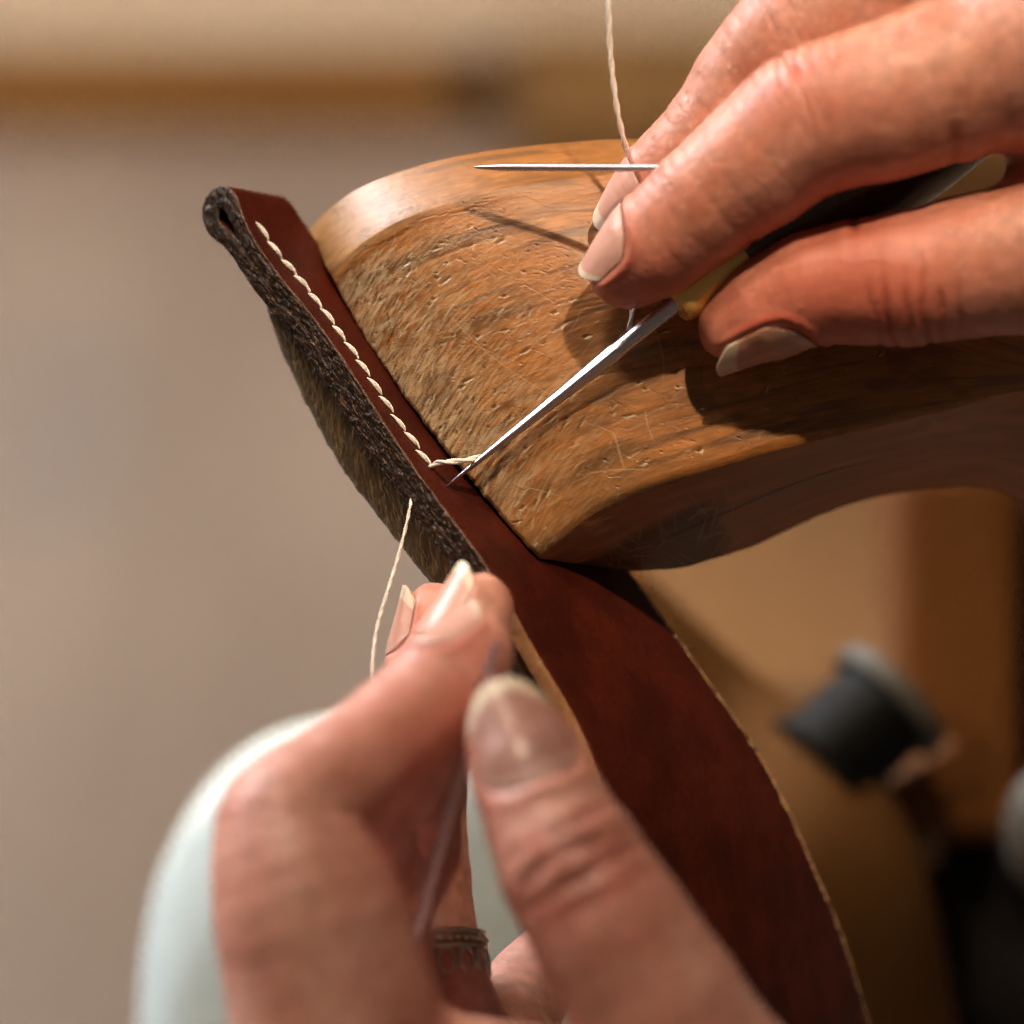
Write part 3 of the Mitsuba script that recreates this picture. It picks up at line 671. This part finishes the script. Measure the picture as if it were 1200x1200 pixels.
def surface_nets(hand, lo, hi, h):
    ax = [np.arange(lo[i], hi[i] + h, h) for i in range(3)]
    sh = tuple(len(a) for a in ax)
    G = np.stack(np.meshgrid(*ax, indexing='ij'), -1)
    Fv = hand.sdf(G.reshape(-1, 3)).reshape(sh)
    s = Fv < 0
    c = [s[i:sh[0] - 1 + i, j:sh[1] - 1 + j, k:sh[2] - 1 + k] for i in (0, 1) for j in (0, 1) for k in (0, 1)]
    tot = sum(x.astype(int) for x in c)
    act = (tot > 0) & (tot < 8)
    idx = -np.ones(act.shape, int); idx[act] = np.arange(act.sum())
    I = np.argwhere(act)
    acc = np.zeros((len(I), 3)); cnt = np.zeros(len(I))
    cor = np.array([(i, j, k) for i in (0, 1) for j in (0, 1) for k in (0, 1)])
    val = np.stack([Fv[I[:, 0] + o[0], I[:, 1] + o[1], I[:, 2] + o[2]] for o in cor], 1)
    for a in range(8):
        for b in range(a + 1, 8):
            if np.abs(cor[a] - cor[b]).sum() != 1: continue
            m = (val[:, a] < 0) != (val[:, b] < 0)
            t = val[m, a] / (val[m, a] - val[m, b])
            acc[m] += cor[a] + t[:, None] * (cor[b] - cor[a]); cnt[m] += 1
    v = np.array(lo) + (I + acc / cnt[:, None]) * h
    fs = []
    for d in range(3):
        e1, e2 = (d + 1) % 3, (d + 2) % 3
        sl = [slice(None)] * 3
        a = [slice(0, n) for n in sh]; b = list(a)
        a[d] = slice(0, sh[d] - 1); b[d] = slice(1, sh[d])
        ch = s[tuple(a)] != s[tuple(b)]
        J = np.argwhere(ch)
        J = J[(J[:, e1] > 0) & (J[:, e2] > 0) & (J[:, e1] < sh[e1] - 1) & (J[:, e2] < sh[e2] - 1)]
        def cell(o1, o2):
            K = J.copy(); K[:, e1] -= o1; K[:, e2] -= o2
            return idx[K[:, 0], K[:, 1], K[:, 2]]
        qd_ = np.stack([cell(1, 1), cell(0, 1), cell(0, 0), cell(1, 0)], 1)
        inside = s[J[:, 0], J[:, 1], J[:, 2]]
        qd_[~inside] = qd_[~inside][:, ::-1]
        fs.append(qd_)
    return v, tris(np.vstack(fs))
def vnormals(v, f):
    n = np.zeros_like(v); fn = np.cross(v[f[:, 1]] - v[f[:, 0]], v[f[:, 2]] - v[f[:, 0]])
    for k in range(3): np.add.at(n, f[:, k], fn)
    return unit(n)
def project(hand, v, f, it=2):
    for _ in range(it):
        n = vnormals(v, f)
        v = v - n * np.clip(hand.sdf(v), -.4, .4)[:, None]
    return v
def nail_frame(hand, nl):
    pts, r = hand.fingers[nl['finger']]
    Tt, a = pts[0], unit(pts[0] - pts[1])
    d = np.asarray(nl['dorsal'], float); d = unit(d - a * (d @ a)); s = np.cross(a, d)
    return Tt, a, d, s, r[0]
def nail_coords(hand, nl, P):
    Tt, a, d, s, r = nail_frame(hand, nl)
    q = P - Tt
    x, y, z = q @ a, q @ s, q @ d
    th = np.arctan2(y, z)
    L, front, tm = nl['len'], nl['front'], nl['half']
    x0, x1 = front - L, front
    e = ((x - (x0 + x1) / 2) / (L / 2)), th / tm
    return x, th, z, (np.abs(e[0]) ** 3 + np.abs(e[1]) ** 3) ** (1 / 3)
def make_nail(hand, nl):
    Tt, a, d, s, r = nail_frame(hand, nl)
    L, front, tm = nl['len'], nl['front'], nl['half']
    nb, nt = 60, 41
    tq = np.linspace(-1, 1, nt)
    bx0 = (front - L) + 0.30 * L * np.abs(tq) ** 2.6
    bx1 = front - 0.26 * L * np.abs(tq) ** 2.4
    b = np.linspace(0, 1, nb)
    Xn = bx0[None] + (bx1 - bx0)[None] * b[:, None]
    Th = np.broadcast_to(tq * tm, Xn.shape)
    def radial(X, Th):
        dirs = np.cos(Th)[..., None] * d + np.sin(Th)[..., None] * s
        base = Tt + X[..., None] * a
        t = np.full(X.shape, r * 2.2)
        for _ in range(40):
            P = base + dirs * t[..., None]
            t = t - 0.8 * np.clip(hand.finger(P.reshape(-1, 3), nl['finger']).reshape(X.shape), -1, 3)
        return t, dirs, base
    xr = front - 0.42 * L
    t, dirs, base = radial(np.minimum(Xn, xr), Th)
    over = np.clip(Xn - xr, 0, None)
    tfin = t - over * nl.get('droop', 0.22)
    Pn = Tt + Xn[..., None] * a + dirs * (tfin + 0.09)[..., None]
    top = Pn; bot = Pn - dirs * 0.33
    col = np.broadcast_to(np.array(nl.get('color', (0.56, 0.30, 0.235))), top.shape).copy()
    fe = np.clip((b[:, None] - nl.get('free', 0.80) - 0.10 * (np.abs(tq)[None] ** 2) * -1 ) / 0.035, 0, 1)[..., None]
    col = col * (1 - fe) + fe * np.array([0.66, 0.53, 0.40])
    lu = np.clip((0.16 - b[:, None] - .05 * tq[None] ** 2) / .06, 0, 1)[..., None] * .45
    col = col * (1 - lu) + lu * np.array([.66, .43, .36])
    nz_ = meshkit.fbm(np.stack([np.broadcast_to(tq * 5, Xn.shape), Xn * .3, 0 * Xn], -1), 3, 5)[..., None]
    col = col * (0.88 + .24 * nz_)
    loop = np.concatenate([top, bot[:, ::-1]], 1)
    v = loop.reshape(-1, 3); f = tris(grid_faces(nb, 2 * nt, close_m=True))
    k = len(v); m2 = 2 * nt
    # close front and back strips
    def strip(row):
        i = row * m2 + np.arange(nt); j = row * m2 + (2 * nt - 1 - np.arange(nt))
        return np.stack([i[:-1], i[1:], j[1:], j[:-1]], 1)
    f = np.vstack([f, tris(strip(0)), tris(strip(nb - 1)[:, ::-1])])
    return outward(v, f), np.concatenate([col, col[:, ::-1]], 1).reshape(-1, 3)
def make_hand(key, hand, lo, hi, h, levels, nails, creases, label, frame_fine, tone, red_spots, seed):
    v, f = surface_nets(hand, lo, hi, h)
    v = project(hand, v, f, 2)
    for lv in range(levels):
        if lv == 0:
            v, f = trimesh.remesh.subdivide(v, f)
        else:
            cen = v[f].mean(1)
            k = DIST / (DIST - cen[:, 2])
            near_ = (np.abs(cen[:, 0] * k) < frame_fine) & (np.abs(cen[:, 1] * k) < frame_fine)
            v, f = trimesh.remesh.subdivide(v, f, face_index=np.nonzero(near_)[0])
        v, f = np.asarray(v), np.asarray(f)
        v = project(hand, v, f, 1)
    n = vnormals(v, f)
    D_ = hand.near(v); who = D_.argmin(1); names = list(hand.fingers)
    disp = np.zeros(len(v)); redn = np.zeros(len(v)); darkn = np.zeros(len(v))
    disp += 0.10 * (meshkit.fbm(v * 0.28, 3, seed) - .5) + 0.09 * (meshkit.fbm(v * 1.1, 3, seed + 4) - .5)
    for nl in nails:
        m = who == names.index(nl['finger'])
        x, th, z, e = nail_coords(hand, nl, v[m])
        ok = z > -1.0
        bed = np.clip((1.03 - e) / 0.10, 0, 1) * ok
        fold = np.exp(-((e - 1.16) / 0.10) ** 2) * ok * np.clip((nl['front'] - 0.15 * nl['len'] - x) / 1.2, 0, 1)
        groove = np.exp(-((e - 1.03) / 0.05) ** 2) * ok
        disp[m] += -0.34 * bed + 0.24 * fold - .07 * groove
        redn[m] += 0.35 * fold; darkn[m] += .10 * groove
    for cr in creases:
        pts, r = hand.fingers[cr['finger']]
        i, hh_ = cr['seg'], cr['at']
        C0 = pts[i] + (pts[i + 1] - pts[i]) * hh_
        a = unit(pts[i + 1] - pts[max(i - 1, 0)]) if cr.get('joint') else unit(pts[i + 1] - pts[i])
        d = np.asarray(cr['dorsal'], float); d = unit(d - a * (d @ a)); s = np.cross(a, d)
        m = who == names.index(cr['finger'])
        q = v[m] - C0
        x, th = q @ a, np.arctan2(q @ s, q @ d)
        for (x0, depth, wid, th0, thw, curve) in cr['lines']:
            wob = 0.28 * np.sin(th * 3.1 + x0 * 3) + .5 * (meshkit.noise(np.c_[th * 3, 0 * th + x0 * 7, 0 * th], seed) - .5)
            g = np.exp(-((x - x0 - wob - curve * (th - th0) ** 2) / wid) ** 2) * np.exp(-((th - th0) / thw) ** 4) * (np.abs(x) < 9)
            brk = np.clip(meshkit.noise(np.c_[th * 4, 0 * th + x0 * 3, 0 * th], seed + 9) * 1.8, .25, 1)
            disp[m] -= depth * g * brk
            redn[m] += .5 * g * min(1, depth * 3.5); darkn[m] += .8 * g * brk * min(1, depth * 2.5)
    v2 = v + n * disp[:, None]
    t1 = np.clip((meshkit.fbm(v * 0.22, 3, seed + 1)[:, None] - .5) * 2.2 + .5, 0, 1); t2 = np.clip((meshkit.fbm(v * 0.8, 3, seed + 2)[:, None] - .5) * 2 + .5, 0, 1); t3 = meshkit.noise(v * 3.0, seed + 3)[:, None]
    col = np.array(tone[0]) * (1 - t1) + np.array(tone[1]) * t1
    col = col * (0.80 + 0.28 * t2 + .12 * t3)
    rd = redn + .14 * np.clip((meshkit.fbm(v * .42, 3, seed + 6) - .52) * 5, 0, 1)
    flake = np.clip((meshkit.fbm(v * [2.2, 2.2, 2.2], 3, seed + 8)[:, None] - .68) * 7, 0, .3)
    col = col * (1 - flake) + flake * np.array([.80, .62, .52])
    for (c0, rad, amt) in red_spots:
        rd += amt * np.exp(-(np.linalg.norm(v - at(*c0), axis=1) / rad) ** 2)
    rd = np.clip(rd, 0, 1)[:, None]
    col = col * (1 - rd) + rd * np.array(tone[2])
    col = col * (1 - .55 * np.clip(darkn, 0, 1)[:, None])
    put(key + '__skin', (v2, f), 'skin', color=np.clip(col, .01, .95))
    say(key, label, 'hand')
    for k, nl in enumerate(nails):
        (nv, nf), nc_ = make_nail(hand, nl)
        put(key + '__nail' + ('' if k == 0 else f'_{k:03d}'), (nv, nf), 'nail_plate', smooth=True, color=np.clip(nc_, .01, .95))
JL = lambda th0=0, k=1.0: [(-2.4, .10 * k, .32, th0, 1.1, .10), (-1.1, .17 * k, .34, th0, 1.25, .05), (0.2, .22 * k, .36, th0, 1.3, 0), (1.5, .17 * k, .34, th0, 1.25, -.05), (2.9, .10 * k, .3, th0, 1.1, -.10)]

right = Hand({
    'index': [(737, 312, 7.5, 5.2), (770, 285, 9.5, 6.3), (828, 237, 11.5, 7.0), (890, 190, 13.5, 7.7), (955, 143, 15, 8.5), (1030, 122, 16, 8.9), (1110, 96, 16, 9.4), (1240, 52, 15, 10.8)],
    'middle': [(747, 246, 0.5, 4.7), (790, 205, 3.0, 6.0), (842, 155, 5.5, 6.6), (880, 100, 7, 7.0), (935, 47, 9, 8.0), (1060, -10, 10, 8.6), (1240, -60, 8, 10.0)],
    'ring': [(905, -60, -8, 5.0), (960, -90, -4, 6.5), (1060, -130, 0, 7.5), (1240, -150, 0, 9.5)],
    'little': [(1010, -150, -14, 4.5), (1080, -190, -10, 5.8), (1260, -230, -8, 8.5)],
    'thumb': [(866, 382, 7.5, 4.9), (905, 359, 8.5, 6.2), (955, 337, 10, 6.8), (1010, 330, 11, 7.4), (1060, 327, 12, 7.9), (1130, 313, 12.5, 8.3), (1220, 298, 13, 9.2), (1330, 260, 10, 12)]},
    [((1240, 52, 18, 10.5), (1420, 60, 6, 14)), ((1240, -60, 8, 10), (1430, 0, 2, 14)), ((1240, -150, 0, 9), (1430, -60, -2, 13)), ((1260, -230, -8, 8), (1430, -110, -6, 12)), ((1330, 260, 10, 11), (1430, 90, 2, 14)), ((1430, 60, 2, 14), (1430, -60, 0, 14)), ((1245, 110, 10, 6.5), (1250, 255, 9, 6.5))], kf=0.6, kp=4.0)
right_nails = [dict(finger='index', dorsal=(-.62, .60, .50), len=9.2, front=4.5, half=0.92, droop=.34, free=.90),
               dict(finger='middle', dorsal=(-.50, .45, .75), len=8.8, front=4.4, half=0.95, droop=.34, free=.80),
               dict(finger='thumb', dorsal=(.03, -.97, .16), len=11.5, front=4.7, half=0.98, droop=.22, free=.78, color=(.50, .25, .165))]
right_creases = [dict(finger='index', seg=4, at=0.0, joint=1, dorsal=(-.5, .7, .5), lines=JL(-.1, 1.1) + [(-4.2, .08, .3, -.2, .8, .2), (4.6, .08, .3, -.1, .8, -.2)]),
                 dict(finger='index', seg=2, at=-.1, joint=1, dorsal=(-.5, .7, .5), lines=[(x, d, .22, -.1, 1.0, .12) for x, d in ((-2.2, .06), (-1.3, .09), (-.4, .10), (.5, .10), (1.4, .08), (2.3, .06))]),
                 dict(finger='index', seg=2, at=0.2, joint=1, dorsal=(.5, -.7, -.3), lines=[(0, .22, .5, .2, 1.0, 0)]),
                 dict(finger='index', seg=5, at=0.75, dorsal=(.2, -.9, .2), lines=[(0, .3, .7, .2, .9, 0)]),
                 dict(finger='middle', seg=4, at=0.0, joint=1, dorsal=(-.4, .5, .7), lines=JL(0, .7)),
                 dict(finger='middle', seg=2, at=0.0, joint=1, dorsal=(-.5, .5, .7), lines=[(x, .04, .22, 0, 1.0, .1) for x in (-2, -1, 0, 1, 2)]),
                 dict(finger='thumb', seg=4, at=0.0, joint=1, dorsal=(.0, -.8, .55), lines=[(-3.8, .12, .35, 0, .9, .1), (-2.2, .26, .4, .1, 1.0, .05), (0.0, .18, .4, 0, .9, 0), (1.8, .32, .45, .1, 1.05, -.05), (3.6, .2, .4, 0, .9, -.1), (5.6, .12, .4, 0, .9, -.1)]),
                 dict(finger='thumb', seg=3, at=0.0, joint=1, dorsal=(.1, .8, .3), lines=[(0, .3, .6, 0, .8, 0)])]
tone_r = ((0.45, 0.172, 0.110), (0.56, 0.265, 0.195), (0.49, 0.115, 0.070))
make_hand('hand', right, (1.5, 12, -28), (92, 95, 36), 0.95, 2, right_nails, right_creases,
          'right hand at the upper right gripping the awl with finger and thumb', 61, tone_r,
          [((735, 335, 12), 6, .35), ((935, 120, 24), 9, .30), ((900, 380, 14), 9, .45), ((1060, 350, 20), 10, .5), ((760, 300, 14), 7, .2), ((980, 320, 18), 12, .35)], 3)

left = Hand({
    'index': [(551, 767, 30, 5.0), (520, 800, 32, 5.9), (466, 858, 36, 6.3), (400, 915, 41, 6.8), (338, 975, 45, 7.9), (365, 1085, 47, 10.2), (392, 1200, 47, 11.0), (420, 1370, 42, 11.5)],
    'middle': [(556, 715, 17, 4.6), (541, 755, 18, 5.4), (512, 830, 20, 5.9), (460, 905, 22, 6.2), (420, 965, 22, 6.6), (436, 1060, 18, 6.6), (445, 1160, 18, 7.0), (520, 1330, 26, 9.5)],
    'ring': [(508, 727, 4.5, 4.6), (506, 770, 5, 5.4), (500, 850, 6, 5.6), (492, 930, 6, 5.6), (498, 1030, 6, 5.5), (510, 1130, 9, 5.9), (590, 1340, 20, 9.0)],
    'little': [(640, 1125, -6, 4.4), (622, 1155, -4, 5.4), (590, 1220, 6, 6.0), (640, 1360, 16, 8.5)],
    'thumb': [(604, 866, 40, 5.4), (622, 910, 42, 6.4), (645, 965, 44, 7.0), (672, 1018, 46, 7.9), (720, 1095, 47, 8.5), (775, 1185, 47, 9.2), (850, 1330, 44, 11.5)]},
    [((420, 1370, 42, 11), (560, 1540, 30, 16)), ((500, 1330, 28, 9.5), (580, 1540, 26, 15)), ((590, 1340, 20, 9), (620, 1540, 22, 15)), ((640, 1360, 16, 8), (660, 1540, 20, 14)), ((850, 1330, 44, 11), (700, 1500, 34, 15)),
     ((430, 1262, 42, 8), (720, 1310, 44, 8))], kf=0.6, kp=4.0)
left_nails = [dict(finger='thumb', dorsal=(.10, .05, 1.0), len=13.0, front=5.3, half=1.12, droop=.18, free=.84, color=(.38, .185, .145)),
              dict(finger='index', dorsal=(-.50, .70, .22), len=9.0, front=4.2, half=0.85, droop=.2, free=.92),
              dict(finger='middle', dorsal=(-.70, .55, .25), len=9.5, front=4.5, half=0.95, droop=.2, free=.82),
              dict(finger='ring', dorsal=(-1, .05, .08), len=8.2, front=3.9, half=0.95, droop=.2, free=.80)]
left_creases = [dict(finger='thumb', seg=3, at=0.0, joint=1, dorsal=(.1, .1, 1), lines=[(-3.4, .28, .8, 0, 1, 0), (-.8, .55, 1.0, 0, 1.1, .3), (2.0, .5, 1.0, 0, 1.1, -.3), (4.6, .3, .8, 0, 1, 0)]),
                dict(finger='index', seg=4, at=0.0, joint=1, dorsal=(-.7, -.2, .5), lines=JL(0, .8)),
                dict(finger='ring', seg=0, at=0.3, dorsal=(.6, .2, .7), lines=[(x, .05, .12, 0, .9, .1) for x in np.arange(-2.5, 4, .5)])]
tone_l = ((0.56, 0.245, 0.178), (0.67, 0.345, 0.268), (0.58, 0.160, 0.115))
make_hand('hand_001', left, (-37, -100, -8), (42, -3, 60), 0.95, 1, left_nails, left_creases,
          'blurred left hand at the bottom pinching a needle by the strap edge', 61, tone_l,
          [((500, 840, 42), 8, .35), ((590, 760, 36), 6, .5), ((270, 990, 45), 8, .25), ((690, 1060, 52), 9, .35), ((505, 727, 8), 5, .4), ((470, 930, 44), 9, .3)], 13)
# ring on the left ring finger
rp, rr0 = left.fingers['ring']
C0 = rp[5] * .85 + rp[4] * .15; ra = unit(rp[5] - rp[4]); rn = unit(np.cross(ra, [1, 0, .2])); rb_ = np.cross(ra, rn)
def hoop(c, r, wire, n=60, wob=0.0, nw=0):
    a = np.linspace(0, 2 * np.pi, n + 1)
    return tube(c + r * (np.cos(a)[:, None] * rn + np.sin(a)[:, None] * rb_) + ra * (wob * np.sin(nw * a))[:, None], wire, 8, caps=False)
R0 = 6.0
parts_ = [hoop(C0 - ra * 1.2, R0, .30), hoop(C0 + ra * .5, R0, .26)]
put('finger_ring__band', join(parts_), 'silver')
beads = [(trimesh.creation.icosphere(subdivisions=2, radius=.42).vertices + C0 - ra * .35 + R0 * (math.cos(a) * rn + math.sin(a) * rb_), trimesh.creation.icosphere(subdivisions=2).faces) for a in np.linspace(0, 2 * np.pi, 36, endpoint=False)]
put('finger_ring__beading', join(beads), 'silver', kind='stuff')
lo_ = []
for a in np.linspace(0, 2 * np.pi, 15, endpoint=False):
    o = math.cos(a) * rn + math.sin(a) * rb_; tg = -math.sin(a) * rn + math.cos(a) * rb_
    b = np.linspace(0, 2 * np.pi, 24)
    lo_.append(tube(C0 + ra * 2.2 + R0 * o + 0.95 * np.cos(b)[:, None] * tg + 1.5 * np.sin(b)[:, None] * ra, .26, 7, caps=False))
put('finger_ring__filigree', join(lo_), 'silver')
say('finger_ring', 'silver ring with beaded band and looped filigree on the left hand', 'ring')

# ---------------------------------------------------------------- out of focus surroundings
# white trousered knee / cloth at the lower left
sph = trimesh.creation.icosphere(subdivisions=5)
P = sph.vertices
k = np.sign(P) * np.abs(P) ** .70
c0 = at(470, 1290, -125)
P2 = k * [40, 59, 30] + c0
P2 = P2 + P * (1.6 * (meshkit.fbm(P * 2.5, 3, 5) - .5))[:, None]
put('white_cloth', (P2, sph.faces), 'white_cloth_weave', label='pale white cloth, rounded and out of focus, behind the left hand', category='cloth')
up_l = np.array([0, CP, SP]); fw_l = np.array([0, SP, -CP]); ri = np.array([1.0, 0, 0])   # world z, y, x in the bench frame
def axes_rot(deg):
    a = math.radians(deg)
    return np.array([[math.cos(a), math.sin(a), 0], [-math.sin(a), math.cos(a), 0], [0, 0, 1]])
# bench behind the clamp's arm
put('workbench__top', round_box(at(852, 690, -175), (62, 120, 10), np.array([ri, fw_l, up_l]), 2), 'tan_wood', smooth=40)
put('workbench__side', round_box(at(1103, 760, -170), (20, 60, 50), np.eye(3), 4), 'orange_wood', smooth=40)
put('workbench__post', round_box(at(1262, 740, -165), (18, 62, 44), np.eye(3), 4), 'dark_wood', smooth=40)
say('workbench', 'orange tan wooden bench, out of focus, beneath the arm of the clamp', 'bench')
ap = spline([at(660, 660, -120), at(760, 760, -120), at(860, 860, -118), at(960, 960, -105), at(1010, 1120, -110), at(1030, 1300, -115)], 60)
put('stitching_clamp__arm', tube(ap, np.linspace(7, 14, 60), 24), 'brown_wood', label='brown curved lower arm, out of focus')
sa = unit(np.array([0.66, 0.60, -0.2]))
s0 = at(1000, 862, -105)
put('thread_spool__thread', lathe([(-6.2, 7.9), (-6, 8.3), (6, 8.3), (6.2, 8.0)], s0, s0 + sa, 40), 'black_thread', smooth=35)
put('thread_spool__flange', lathe([(6.2, 9.8), (6.4, 10.2), (9.0, 10.2), (9.3, 9.8)], s0, s0 + sa, 40), 'grey_plastic', smooth=35)
put('thread_spool__flange_001', lathe([(-7.6, 9.3), (-7.4, 9.8), (-6.4, 9.8), (-6.2, 9.3)], s0, s0 + sa, 40), 'black_thread', smooth=35)
say('thread_spool', 'blurred black thread spool with grey flange lying on the bench', 'spool')
put('wood_block', round_box(at(1070, 925, -125), (19, 8, 14), axes_rot(30), 1.5), 'orange_wood', smooth=40, label='small blurred orange brown wood block under the black spool', category='wood block')
bl = trimesh.creation.icosphere(subdivisions=4, radius=6.5)
put('grey_knob', (bl.vertices * [1, 1.5, 1] + at(1228, 975, -110), bl.faces), 'grey_plastic', label='blurred grey rounded knob at the right edge', category='knob')
gx, gy = np.meshgrid(np.linspace(880, 1500, 60), np.linspace(900, 1500, 60), indexing='ij')
ap_ = at(gx, gy, -160 + 6 * np.sin(gx / 70.) + 5 * np.cos(gy / 90. + gx / 200.))
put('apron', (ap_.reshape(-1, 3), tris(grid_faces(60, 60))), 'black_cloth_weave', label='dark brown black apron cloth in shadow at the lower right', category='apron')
# far low bench across the top of the picture
world_box('low_platform__edge', (-2.2, 1.27, 0.002), (-0.03, 1.29, 0.050), 'honey_wood')
world_box('low_platform__deck', (-2.2, 1.262, 0.0505), (0.30, 2.6, 0.060), 'pale_wood')
say('low_platform', 'low tan wooden platform with an orange brown edge far behind, out of focus', 'platform')
world_box('wooden_crate', (0.0, 1.12, 0.002), (0.40, 1.22, 0.10), 'crate_wood', label='brown wooden crate behind the right hand, out of focus', category='crate')
